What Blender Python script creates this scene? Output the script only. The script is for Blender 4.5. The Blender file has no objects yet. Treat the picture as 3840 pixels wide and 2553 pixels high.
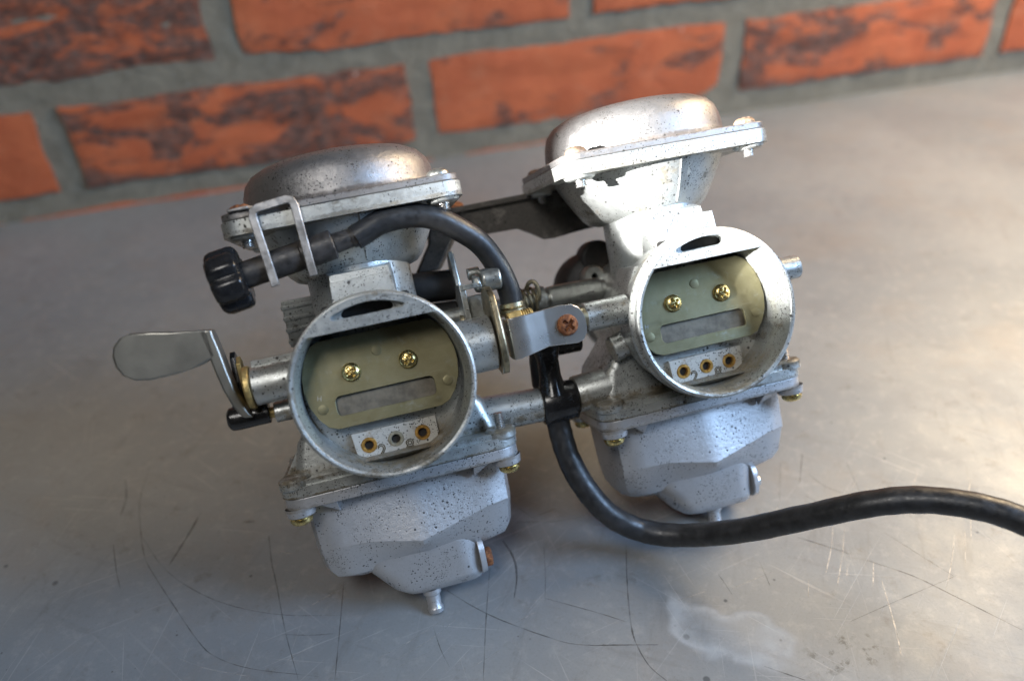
import bpy, bmesh, math, random
from mathutils import Matrix, Vector, noise as mnoise
from mathutils.geometry import tessellate_polygon

random.seed(7)
MM = 0.001                      # all coordinates below are millimetres
HB = 91.0                       # height of the first intake bell's centre above the bench
scn = bpy.context.scene
col = scn.collection

# ------------------------------------------------------------------ camera
cam_d = bpy.data.cameras.new("camera")
cam = bpy.data.objects.new("camera", cam_d)
col.objects.link(cam)
cam_d.sensor_fit = 'HORIZONTAL'
cam_d.sensor_width = 23.5
cam_d.lens = 18.0
cam_d.clip_start = 0.01
cam_d.clip_end = 50.0
RC = ((0.970044, 0.178914, -0.16433), (-0.237271, 0.55264, -0.798932), (-0.052124, 0.81399, 0.578536))
M = Matrix(RC).to_4x4()
M.translation = Vector((0.92, -180.58, 229.03)) * MM
cam.matrix_world = M
cam_d.dof.use_dof = True
cam_d.dof.focus_distance = 0.250
cam_d.dof.aperture_fstop = 3.4
cam_d.dof.aperture_blades = 7
scn.camera = cam

# ------------------------------------------------------------------ light
world = bpy.data.worlds.new("World")
scn.world = world
world.use_nodes = True
bg = world.node_tree.nodes["Background"]
bg.inputs[0].default_value = (1.0, 0.985, 0.95, 1)
bg.inputs[1].default_value = 0.035

def look(o, loc, target):
    o.location = Vector(loc) * MM
    d = (Vector(target) - Vector(loc)).normalized()
    o.rotation_euler = d.to_track_quat('-Z', 'Y').to_euler()

def area(name, loc, target, sx, sy, power, color):
    l = bpy.data.lights.new(name, 'AREA')
    l.shape = 'RECTANGLE'; l.size = sx * MM; l.size_y = sy * MM
    l.energy = power; l.color = color
    o = bpy.data.objects.new(name, l); col.objects.link(o)
    look(o, loc, target)
    return o

area("window_daylight", (930, -380, 680), (80, 20, 40), 460, 420, 16.0, (0.44, 0.66, 1.0))
area("added_fill_light", (-300, -520, 1100), (60, 40, 60), 420, 380, 6.2, (1.0, 0.97, 0.93))  # added soft neutral fill from the upper front left
area("warm_lamp", (660, 230, 430), (200, 40, 0), 320, 300, 6.2, (1.0, 0.76, 0.48))
# low sun coming through a small opening on the left: a narrow, almost parallel shaft
for aim, ang in (((103.3, 44.4, 129.1), 1.86), ((110.5, 15.4, 110.2), 1.3)):
    sp = bpy.data.lights.new("sun_shaft", 'SPOT')
    sp.energy = 1750.0; sp.color = (1.0, 0.98, 0.95)
    sp.spot_size = math.radians(ang); sp.spot_blend = 0.12; sp.shadow_soft_size = 0.012
    spo = bpy.data.objects.new("sun_shaft", sp); col.objects.link(spo)
    look(spo, (aim[0] - 1600 * .930, aim[1] - 1600 * .290, aim[2] + 1600 * .228), aim)

scn.view_settings.view_transform = 'Standard'
scn.view_settings.look = 'None'
scn.view_settings.exposure = 0.0
scn.view_settings.gamma = 1.0
scn.view_settings.use_curve_mapping = False
scn.cycles.use_denoising = True
scn.cycles.use_adaptive_sampling = True
scn.cycles.adaptive_threshold = 0.03
scn.cycles.max_bounces = 6
scn.cycles.diffuse_bounces = 3
scn.cycles.glossy_bounces = 4
scn.cycles.transmission_bounces = 0

# ------------------------------------------------------------------ node helpers
class NT:
    def __init__(s, name):
        s.m = bpy.data.materials.new(name); s.m.use_nodes = True
        s.t = s.m.node_tree; s.n = s.t.nodes; s.l = s.t.links
        s.b = s.n["Principled BSDF"]
        s.co = s.n.new("ShaderNodeTexCoord").outputs["Object"]
    def put(s, sock, v):
        if hasattr(v, "is_linked") or hasattr(v, "links"): s.l.new(v, sock)
        elif isinstance(v, (tuple, list)):
            sock.default_value = tuple(v) if len(sock.default_value) == len(v) else tuple(v) + (1,)
        else: sock.default_value = v
    def math(s, op, a, b=0.0, c=None, clamp=False):
        n = s.n.new("ShaderNodeMath"); n.operation = op; n.use_clamp = clamp
        s.put(n.inputs[0], a); s.put(n.inputs[1], b)
        if c is not None: s.put(n.inputs[2], c)
        return n.outputs[0]
    def vmul(s, a, v):
        n = s.n.new("ShaderNodeVectorMath"); n.operation = 'MULTIPLY'
        s.put(n.inputs[0], a); n.inputs[1].default_value = v; return n.outputs[0]
    def vadd(s, a, b):
        n = s.n.new("ShaderNodeVectorMath"); n.operation = 'ADD'
        s.put(n.inputs[0], a); s.put(n.inputs[1], b); return n.outputs[0]
    def noise(s, scale, detail=3, rough=.55, co=None, dist=0.0):
        n = s.n.new("ShaderNodeTexNoise"); s.l.new(co or s.co, n.inputs["Vector"])
        n.inputs["Scale"].default_value = scale; n.inputs["Detail"].default_value = detail
        n.inputs["Roughness"].default_value = rough; n.inputs["Distortion"].default_value = dist
        return n.outputs["Fac"]
    def noisec(s, scale, co=None):
        n = s.n.new("ShaderNodeTexNoise"); s.l.new(co or s.co, n.inputs["Vector"])
        n.inputs["Scale"].default_value = scale
        return n.outputs["Color"]
    def voro(s, scale, co=None, feature='F1', rand=1.0):
        n = s.n.new("ShaderNodeTexVoronoi"); n.feature = feature
        s.l.new(co or s.co, n.inputs["Vector"]); n.inputs["Scale"].default_value = scale
        n.inputs["Randomness"].default_value = rand
        return n
    def ramp(s, v, lo, hi, a=0.0, b=1.0):
        n = s.n.new("ShaderNodeMapRange"); n.clamp = True; n.interpolation_type = 'SMOOTHSTEP'
        s.put(n.inputs[0], v); s.put(n.inputs[1], lo); s.put(n.inputs[2], hi); s.put(n.inputs[3], a); s.put(n.inputs[4], b)
        return n.outputs[0]
    def mix(s, f, a, b):
        n = s.n.new("ShaderNodeMix"); n.data_type = 'RGBA'
        s.put(n.inputs[0], f); s.put(n.inputs[6], a); s.put(n.inputs[7], b)
        return n.outputs[2]
    def bump(s, h, dist, strength=1.0, normal=None):
        n = s.n.new("ShaderNodeBump"); n.inputs["Strength"].default_value = strength
        n.inputs["Distance"].default_value = dist; s.l.new(h, n.inputs["Height"])
        if normal: s.l.new(normal, n.inputs["Normal"])
        return n.outputs[0]
    def specks(s, scale, size, mask_lo, mask_hi, mask_scale, seed):
        """small round dirt spots, denser where a broad noise says so"""
        off = s.vadd(s.co, (seed * 13.1, seed * 7.7, seed * 3.3))
        v = s.voro(scale, off)
        r = s.n.new("ShaderNodeSeparateColor"); s.l.new(v.outputs["Color"], r.inputs[0])
        dens = s.ramp(s.noise(mask_scale, 2, .6, off), mask_lo, mask_hi)
        rad = s.math('MULTIPLY', s.math('POWER', r.outputs[0], 3.2), size)
        rad = s.math('MULTIPLY', rad, dens)
        d = s.math('SUBTRACT', rad, v.outputs["Distance"])
        return s.ramp(d, -0.02, 0.04)

def setp(b, **k):
    names = dict(rough="Roughness", metal="Metallic", spec="Specular IOR Level", coat="Coat Weight", coatr="Coat Roughness")
    for a, v in k.items(): b.inputs[names[a]].default_value = v

def m_simple(name, colr, rough, metal=0.0, var=0.25, vscale=.25, bump=0.0, bscale=2.0, rv=.1):
    t = NT(name)
    n = t.noise(vscale, 4)
    dark = tuple(c * (1 - var) for c in colr); lite = tuple(min(1, c * (1 + var)) for c in colr)
    t.put(t.b.inputs["Base Color"], t.mix(t.ramp(n, .3, .7), dark, lite))
    t.put(t.b.inputs["Roughness"], t.ramp(t.noise(vscale * 2.3, 3), .25, .75, max(.05, rough - rv), min(1, rough + rv * 1.2)))
    t.b.inputs["Metallic"].default_value = metal
    if bump: t.put(t.b.inputs["Normal"], t.bump(t.noise(bscale, 3), bump * MM))
    return t.m

def m_cast(name, colr, rough, metal, seed, speck=(.42, .62), speck_size=.42, grime=.45, grime_col=(.085, .065, .035), grain=.02, bands=(), film=None, cloud=.07, pale=.4, rvar=1.0):
    """aged cast alloy: grain, fine dirt spots, oily grime; bands = (z, half width) of oily seams, film = varnish inside the bell"""
    t = NT(name)
    off = t.vadd(t.co, (seed * 31.0, seed * 17.0, seed * 5.0))
    a = t.noise(.06, 6, .7, off); b = t.noise(.9, 5, .7, off)
    c1 = tuple(c * (1 - cloud) for c in colr); c2 = tuple(min(1, c * (1 + cloud)) for c in colr)
    base = t.mix(t.ramp(a, .35, .65), c1, c2)
    base = t.mix(t.math('MULTIPLY', t.ramp(b, .5, .78), .35), base, tuple(c * .5 for c in colr))
    base = t.mix(t.math('MULTIPLY', t.ramp(t.noise(.35, 5, .75, t.vadd(off, (9, 50, 4))), .58, .72), pale), base, tuple(min(1, c * 1.35) for c in colr))
    gn = t.noise(.09, 6, .72, t.vadd(off, (90, 0, 0)))
    g = t.math('MULTIPLY', t.ramp(gn, 1 - grime, 1.12 - grime), .75)
    sep = t.n.new("ShaderNodeSeparateXYZ"); t.l.new(t.co, sep.inputs[0])
    fine = t.noise(.5, 5, .75, off)
    for z0, hw, st in bands:
        d = t.math('ABSOLUTE', t.math('SUBTRACT', sep.outputs[2], z0))
        d = t.math('DIVIDE', d, hw)
        m_ = t.ramp(t.math('ADD', d, t.math('MULTIPLY', t.math('SUBTRACT', fine, .5), 2.6)), .5, 1.25, st, 0.0)
        m_ = t.math('MULTIPLY', m_, t.ramp(gn, .38, .56, .25, 1.0))
        g = t.math('MAXIMUM', g, m_)
    if film:
        m_ = t.math('MULTIPLY', t.ramp(sep.outputs[2], -11.0, -20.0), t.math('MULTIPLY', t.ramp(sep.outputs[1], 2.5, 6.0), t.ramp(sep.outputs[1], 18.5, 17.0)))
        m_ = t.math('MULTIPLY', m_, t.ramp(fine, .25, .65, film * .5, film))
        g = t.math('MAXIMUM', g, m_)
    base = t.mix(g, base, t.mix(t.ramp(fine, .4, .7), grime_col, tuple(c * 2.2 for c in grime_col)))
    s1 = t.specks(.75, speck_size * .8, speck[0], speck[1], .05, seed + 1)
    s2 = t.specks(1.7, speck_size * 1.1, speck[0], speck[1], .07, seed + 4)
    s3 = t.specks(2.8, speck_size * 1.2, speck[0] + .04, speck[1], .09, seed + 8)
    sp_ = t.math('MAXIMUM', s1, t.math('MAXIMUM', s2, s3))
    base = t.mix(t.math('MULTIPLY', sp_, .93), base, (.014, .012, .010))
    t.put(t.b.inputs["Base Color"], base)
    rr = t.ramp(t.noise(.4, 5, .65, off), .3, .7, rough - .06 * rvar, rough + .12 * rvar)
    rr = t.math('MAXIMUM', rr, t.math('MULTIPLY', t.math('MAXIMUM', g, sp_), .55))
    t.put(t.b.inputs["Roughness"], rr)
    t.put(t.b.inputs["Metallic"], t.math('MULTIPLY', t.math('SUBTRACT', 1.0, t.math('MAXIMUM', g, sp_)), metal))
    h = t.math('ADD', t.noise(3.0, 4, .7, off), t.math('MULTIPLY', t.noise(.8, 3, .6, off), 1.2))
    t.put(t.b.inputs["Normal"], t.bump(h, grain * MM, .9))
    return t.m

def m_rust(name):
    t = NT(name)
    n = t.noise(.9, 5, .7)
    t.put(t.b.inputs["Base Color"], t.mix(t.ramp(n, .35, .7), (.10, .035, .018), (.38, .15, .055)))
    t.b.inputs["Roughness"].default_value = .85
    t.b.inputs["Metallic"].default_value = .15
    t.put(t.b.inputs["Normal"], t.bump(t.noise(2.5, 4, .7), .12 * MM))
    return t.m

def m_plate(seed):
    t = NT("olive_zinc_plate")
    off = t.vadd(t.co, (seed * 21.0, 0, seed * 9.0))
    n = t.noise(.09, 4, .6, off)
    c = t.mix(t.ramp(n, .3, .7), (.152, .138, .074), (.195, .178, .106))
    c = t.mix(t.math('MULTIPLY', t.ramp(t.noise(.2, 5, .7, off), .55, .78), .45), c, (.29, .30, .28))
    c = t.mix(t.math('MULTIPLY', t.ramp(t.noise(.16, 4, .7, t.vadd(off, (40, 3, 8))), .56, .78), .6), c, (.20, .17, .07))
    st = t.noise(1.0, 3, .6, t.vmul(off, (.12, 1, 4.0)))
    c = t.mix(t.math('MULTIPLY', t.ramp(st, .6, .75), .25), c, (.40, .40, .35))
    t.put(t.b.inputs["Base Color"], c)
    t.b.inputs["Metallic"].default_value = .75
    t.put(t.b.inputs["Roughness"], t.ramp(t.noise(.25, 4, .6, off), .3, .7, .34, .55))
    t.put(t.b.inputs["Normal"], t.bump(st, .02 * MM))
    return t.m

RESIDUE = (-126.0, 62.0, 0.0)
def m_bench():
    t = NT("worn_zinc_sheet")
    n1 = t.noise(.006, 4, .55); n2 = t.noise(.04, 6, .7); n3 = t.noise(1.1, 4, .7)
    c = t.mix(t.ramp(n1, .3, .7), (.200, .219, .235), (.265, .281, .290))
    c = t.mix(t.math('MULTIPLY', t.ramp(n2, .5, .72), .35), c, (.235, .228, .215))
    c = t.mix(t.math('MULTIPLY', t.ramp(n3, .48, .78), .34), c, (.17, .17, .17))
    c = t.mix(t.math('MULTIPLY', t.ramp(t.noise(.16, 6, .75, t.vadd(t.co, (7, 77, 0))), .5, .68), .34), c, (.37, .375, .37))
    c = t.mix(t.math('MULTIPLY', t.ramp(t.noise(.09, 6, .75, t.vadd(t.co, (170, 9, 0))), .56, .7), .45), c, (.15, .14, .128))
    c = t.mix(t.math('MULTIPLY', t.ramp(t.noise(.015, 5, .65, t.vadd(t.co, (300, 40, 0))), .5, .7), .30), c, (.26, .225, .19))
    pits = t.math('MAXIMUM', t.specks(.10, .13, .36, .6, .012, 3), t.specks(.26, .16, .46, .62, .02, 9))
    c = t.mix(t.math('MULTIPLY', pits, .8), c, (.06, .06, .06))
    sc = None
    for i, (ang, s_) in enumerate(((.35, 1.0), (1.45, .8), (2.5, 1.6), (.9, .7), (1.9, 1.3), (2.95, 1.0))):
        r = t.n.new("ShaderNodeVectorRotate"); r.rotation_type = 'Z_AXIS'
        t.l.new(t.vadd(t.co, (i * 57.0, i * 31.0, 0)), r.inputs["Vector"]); r.inputs["Angle"].default_value = ang
        wob = t.noise(.012, 2, .5, r.outputs[0])
        ln = t.noise(1.0, 2, .4, t.vmul(r.outputs[0], (.016, .9 * s_, 1)), .12)
        line = t.math('MULTIPLY', t.ramp(ln, .68, .72), t.ramp(wob, .42, .6))
        sc = line if sc is None else t.math('MAXIMUM', sc, line)
    c = t.mix(t.math('MULTIPLY', sc, .26), c, (.50, .50, .49))
    # darker rubbed smears, drawn out in two directions
    for i, ang in enumerate((.6, 2.1)):
        r = t.n.new("ShaderNodeVectorRotate"); r.rotation_type = 'Z_AXIS'; r.inputs["Angle"].default_value = ang
        t.l.new(t.vadd(t.co, (i * 91.0, i * 13.0, 0)), r.inputs["Vector"])
        sm = t.noise(.12, 5, .7, t.vmul(r.outputs[0], (.16, 1, 1)))
        c = t.mix(t.math('MULTIPLY', t.ramp(sm, .55, .72), .28), c, (.14, .135, .13))
    # dried white spill mark
    p = t.vadd(t.vadd(t.co, (-94.0, 47.0, 0.0)), t.vmul(t.vadd(t.noisec(.06), (-.5, -.5, -.5)), (22, 22, 0)))
    r = t.n.new("ShaderNodeVectorRotate"); r.rotation_type = 'Z_AXIS'; r.inputs["Angle"].default_value = .62
    t.l.new(p, r.inputs["Vector"])
    l = t.n.new("ShaderNodeVectorMath"); l.operation = 'LENGTH'
    t.l.new(t.vmul(r.outputs[0], (1 / 20.0, 1 / 10.5, 0)), l.inputs[0])
    e = t.ramp(l.outputs["Value"], .82, 1.12, 1, 0)
    ring = t.math('MULTIPLY', t.ramp(l.outputs["Value"], .45, .9, .35, 1), e)
    st = t.math('MULTIPLY', ring, t.ramp(t.noise(.12, 5, .7), .3, .55, .35, 1))
    c = t.mix(t.math('MULTIPLY', st, .5), c, (.42, .43, .43))
    # dark dried residue beside it
    l2 = t.n.new("ShaderNodeVectorMath"); l2.operation = 'LENGTH'
    t.l.new(t.vmul(t.vadd(t.co, RESIDUE), (1 / 17.0, 1 / 9.0, 0)), l2.inputs[0])
    rs = t.math('MULTIPLY', t.ramp(l2.outputs["Value"], .5, 1.0, 1, 0), t.ramp(t.noise(.22, 6, .75, t.vadd(t.co, (5, 5, 0))), .52, .64))
    c = t.mix(t.math('MULTIPLY', rs, .7), c, (.085, .085, .075))
    t.put(t.b.inputs["Base Color"], c)
    ro = t.ramp(t.noise(.02, 6, .7), .3, .7, .46, .58)
    ro = t.math('ADD', ro, t.math('MULTIPLY', t.ramp(n3, .4, .8), .06))
    ro = t.math('ADD', ro, t.math('MULTIPLY', t.math('MAXIMUM', pits, st), .2))
    t.put(t.b.inputs["Roughness"], ro)
    t.put(t.b.inputs["Metallic"], t.math('SUBTRACT', .36, t.math('MULTIPLY', t.math('MAXIMUM', st, pits), .35)))
    h = t.math('ADD', t.math('MULTIPLY', t.noise(.02, 3), 4.0), t.noise(.8, 4, .65))
    h = t.math('SUBTRACT', h, t.math('MULTIPLY', sc, .6))
    t.put(t.b.inputs["Normal"], t.bump(h, .035 * MM))
    return t.m

def m_brick():
    t = NT("hand_moulded_brick")
    at = t.n.new("ShaderNodeAttribute"); at.attribute_type = 'OBJECT'; at.attribute_name = "burnt"
    oi = t.n.new("ShaderNodeObjectInfo")
    off = t.vadd(t.co, oi.outputs["Location"])
    sh = t.n.new("ShaderNodeCombineXYZ"); t.l.new(t.math('MULTIPLY', oi.outputs["Random"], 700.0), sh.inputs[0])
    off = t.vadd(t.co, sh.outputs[0])
    n1 = t.noise(.03, 5, .65, off)
    c = t.mix(t.ramp(n1, .3, .7), (.38, .088, .032), (.47, .122, .045))
    c = t.mix(t.math('MULTIPLY', t.ramp(t.noise(.4, 4, .7, off), .5, .8), .5), c, (.27, .075, .035))
    c = t.mix(t.math('MULTIPLY', t.ramp(t.noise(.05, 5, .7, t.vadd(off, (31, 7, 3))), .52, .72), .35), c, (.48, .19, .10))
    c = t.mix(t.math('MULTIPLY', t.ramp(t.noise(.9, 3, .7, off), .56, .7), .45), c, (.16, .05, .028))
    stretch = t.vmul(off, (.55, 1, 1.25))
    n2 = t.noise(.036, 6, .70, stretch, .7)
    thr = t.math('SUBTRACT', .73, t.math('MULTIPLY', at.outputs["Fac"], .36))
    burnt = t.ramp(n2, thr, t.math('ADD', thr, .11))
    n3 = t.noise(.22, 5, .75, stretch)
    burnt = t.math('MULTIPLY', burnt, t.ramp(n3, .30, .55, .35, 1))
    bc = t.mix(t.ramp(t.noise(.12, 4, .6, off), .35, .7), (.040, .029, .025), (.115, .085, .072))
    c = t.mix(t.math('MULTIPLY', burnt, .92), c, bc)
    pale = t.specks(.05, .12, .5, .6, .02, 5)
    c = t.mix(t.math('MULTIPLY', pale, .6), c, (.5, .42, .36))
    t.put(t.b.inputs["Base Color"], c)
    t.b.inputs["Roughness"].default_value = .82
    h = t.math('ADD', t.noise(.35, 5, .75, off), t.math('MULTIPLY', burnt, -.35))
    h = t.math('ADD', h, t.math('MULTIPLY', t.noise(.06, 4, .6, stretch), 2.0))
    t.put(t.b.inputs["Normal"], t.bump(h, .8 * MM))
    return t.m

def m_mortar():
    t = NT("grey_mortar")
    n = t.noise(.06, 5, .7); n2 = t.noise(.5, 4, .7)
    c = t.mix(t.ramp(n, .3, .7), (.165, .152, .118), (.225, .21, .165))
    c = t.mix(t.math('MULTIPLY', t.ramp(n2, .55, .8), .5), c, (.30, .29, .245))
    t.put(t.b.inputs["Base Color"], c)
    t.b.inputs["Roughness"].default_value = .92
    t.put(t.b.inputs["Normal"], t.bump(t.math('ADD', n2, t.math('MULTIPLY', n, 2.0)), 1.6 * MM))
    return t.m

MAT = {}
MAT['body_a'] = m_cast("cast_alloy_speckled", (.48, .50, .49), .34, .72, 1, (.39, .55), .48, .45, grain=.06, bands=((-24.6, 1.6, .9), (-30.3, .7, .95), (51.2, .8, .7)), film=.95)
MAT['body_b'] = m_cast("cast_alloy_heavily_speckled", (.48, .50, .49), .34, .72, 2, (.35, .52), .48, .46, grain=.06, bands=((-24.6, 1.6, .9), (-30.3, .7, .95), (51.2, .8, .7)), film=.95)
MAT['jetface'] = m_cast("pale_oxidised_alloy", (.52, .51, .47), .5, .35, 5, (.36, .52), .46, .46, (.12, .075, .03))
MAT['bowl'] = m_cast("silver_painted_alloy", (.52, .52, .53), .38, .66, 3, (.40, .56), .47, .28, grain=.07, bands=((-33.9, .8, .6),), cloud=.03, pale=.08, rvar=.4)
MAT['dome'] = m_cast("dull_steel_cover", (.25, .243, .24), .33, .70, 4, (.43, .57), .48, .40, (.05, .038, .03), .10, bands=((57.8, 1.0, .8),))
MAT['plate'] = m_plate(1)
MAT['valve'] = m_simple("dull_grey_valve", (.125, .110, .085), .5, .45, .25, .35)
MAT['gold'] = m_simple("yellow_zinc_screw", (.60, .48, .21), .27, 1.0, .4, .8)
MAT['brass'] = m_simple("brass_jet", (.58, .33, .09), .38, .8, .3, .5)
MAT['brassdull'] = m_simple("dirty_brass", (.46, .34, .14), .45, .75, .45, .3, .1, 1.5)
MAT['greyjet'] = m_simple("grey_jet", (.45, .42, .32), .4, .7, .25, .4)
MAT['rust'] = m_rust("rusty_steel")
MAT['rustdull'] = m_simple("brown_tarnished_screw", (.24, .17, .12), .5, .5, .45, .8, .08, 1.5)
MAT['lever'] = m_simple("smooth_tarnished_lever", (.32, .31, .275), .34, .85, .10, .06, .01, 1.2, .03)
MAT['rubber'] = m_simple("black_rubber_hose", (.023, .023, .024), .40, 0, .35, .3, .05, .8)
MAT['plastic'] = m_simple("glossy_black_plastic", (.014, .014, .015), .20, 0, .3, .2, .015, .6)
MAT['oldrubber'] = m_simple("dusty_dark_sleeve", (.040, .036, .034), .46, 0, .55, .35, .05, 1.0)
MAT['zinc'] = m_simple("zinc_plated_steel", (.60, .59, .57), .28, .9, .05, .06, .008, 1.5, .02)
MAT['zincold'] = m_simple("tarnished_zinc_steel", (.36, .37, .35), .36, .85, .16, .5, .03, 1.2)
MAT['olive'] = m_simple("bronze_toned_steel", (.34, .29, .19), .36, .9, .4, .2, .05, 1.0)
MAT['wire'] = m_simple("weathered_steel_strip", (.40, .38, .36), .48, .7, .4, .3, .06, 1.0)
MAT['dark'] = m_simple("sooty_dark_steel", (.009, .008, .008), .62, .0, .6, .1, .05, .8)
MAT['dust'] = m_cast("grimy_grey_bar", (.13, .12, .105), .5, .4, 8, (.2, .4), .5, .62, (.022, .018, .015))
MAT['bore_shade'] = m_simple("painted_bore_shade", (.010, .009, .008), .7, 0, .3, .3)  # black paint standing in for the unlit depth of the passages
MAT['bench'] = m_bench()
MAT['digit'] = m_simple("grimy_cast_edge", (.11, .095, .065), .6, .3, .4, .8)
def m_scratch(name, colr, amount):
    m = m_simple(name, colr, .5, .4, .4, .6); nt = m.node_tree
    tr = nt.nodes.new("ShaderNodeBsdfTransparent"); mx = nt.nodes.new("ShaderNodeMixShader")
    co = nt.nodes.new("ShaderNodeTexCoord"); nz = nt.nodes.new("ShaderNodeTexNoise"); nz.inputs["Scale"].default_value = .16; nz.inputs["Detail"].default_value = 4
    mr = nt.nodes.new("ShaderNodeMapRange"); mr.inputs[1].default_value = .35; mr.inputs[2].default_value = .62; mr.inputs[3].default_value = amount * .25; mr.inputs[4].default_value = amount
    nt.links.new(co.outputs["Object"], nz.inputs["Vector"]); nt.links.new(nz.outputs["Fac"], mr.inputs[0]); nt.links.new(mr.outputs[0], mx.inputs[0])
    nt.links.new(tr.outputs[0], mx.inputs[1]); nt.links.new(nt.nodes["Principled BSDF"].outputs[0], mx.inputs[2])
    nt.links.new(mx.outputs[0], nt.nodes["Material Output"].inputs["Surface"])
    return m
MAT['scratch'] = m_scratch("dark_scratch", (.075, .07, .065), .52)
MAT['scratchlit'] = m_scratch("scratch_highlight", (.62, .60, .56), .55)  # pale colour paints the highlight caught along the scratches
MAT['brick'] = m_brick()
MAT['mortar'] = m_mortar()

# ------------------------------------------------------------------ mesh helpers
def frame(axis):
    w = Vector(axis).normalized()
    t = Vector((0, 0, 1)) if abs(w.z) < .9 else Vector((0, 1, 0))
    u = t.cross(w).normalized(); v = w.cross(u)
    return u, v, w

def smooth_path(pts, n=8):
    pts = [Vector(p) for p in pts]; out = []
    P = [pts[0] * 2 - pts[1]] + pts + [pts[-1] * 2 - pts[-2]]
    for i in range(1, len(P) - 2):
        p0, p1, p2, p3 = P[i - 1:i + 3]
        for k in range(n):
            t = k / n
            out.append(.5 * ((2 * p1) + (p2 - p0) * t + (2 * p0 - 5 * p1 + 4 * p2 - p3) * t * t + (3 * p1 - p0 - 3 * p2 + p3) * t ** 3))
    out.append(pts[-1]); return out

def rrect(x0, x1, y0, y1, r, n=6):
    out = []
    for cx, cy, a in ((x1 - r, y1 - r, 0), (x0 + r, y1 - r, 90), (x0 + r, y0 + r, 180), (x1 - r, y0 + r, 270)):
        for k in range(n + 1):
            t = math.radians(a + 90 * k / n); out.append((cx + r * math.cos(t), cy + r * math.sin(t)))
    return out

def hull(pts):
    pts = sorted(set((round(x, 4), round(y, 4)) for x, y in pts))
    def half(ps):
        h = []
        for p in ps:
            while len(h) > 1 and (h[-1][0] - h[-2][0]) * (p[1] - h[-2][1]) - (h[-1][1] - h[-2][1]) * (p[0] - h[-2][0]) <= 0: h.pop()
            h.append(p)
        return h
    a = half(pts); b = half(pts[::-1]); return a[:-1] + b[:-1]

def circ(cx, cy, r, n=32): return [(cx + r * math.cos(2 * math.pi * k / n), cy + r * math.sin(2 * math.pi * k / n)) for k in range(n)]

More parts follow.
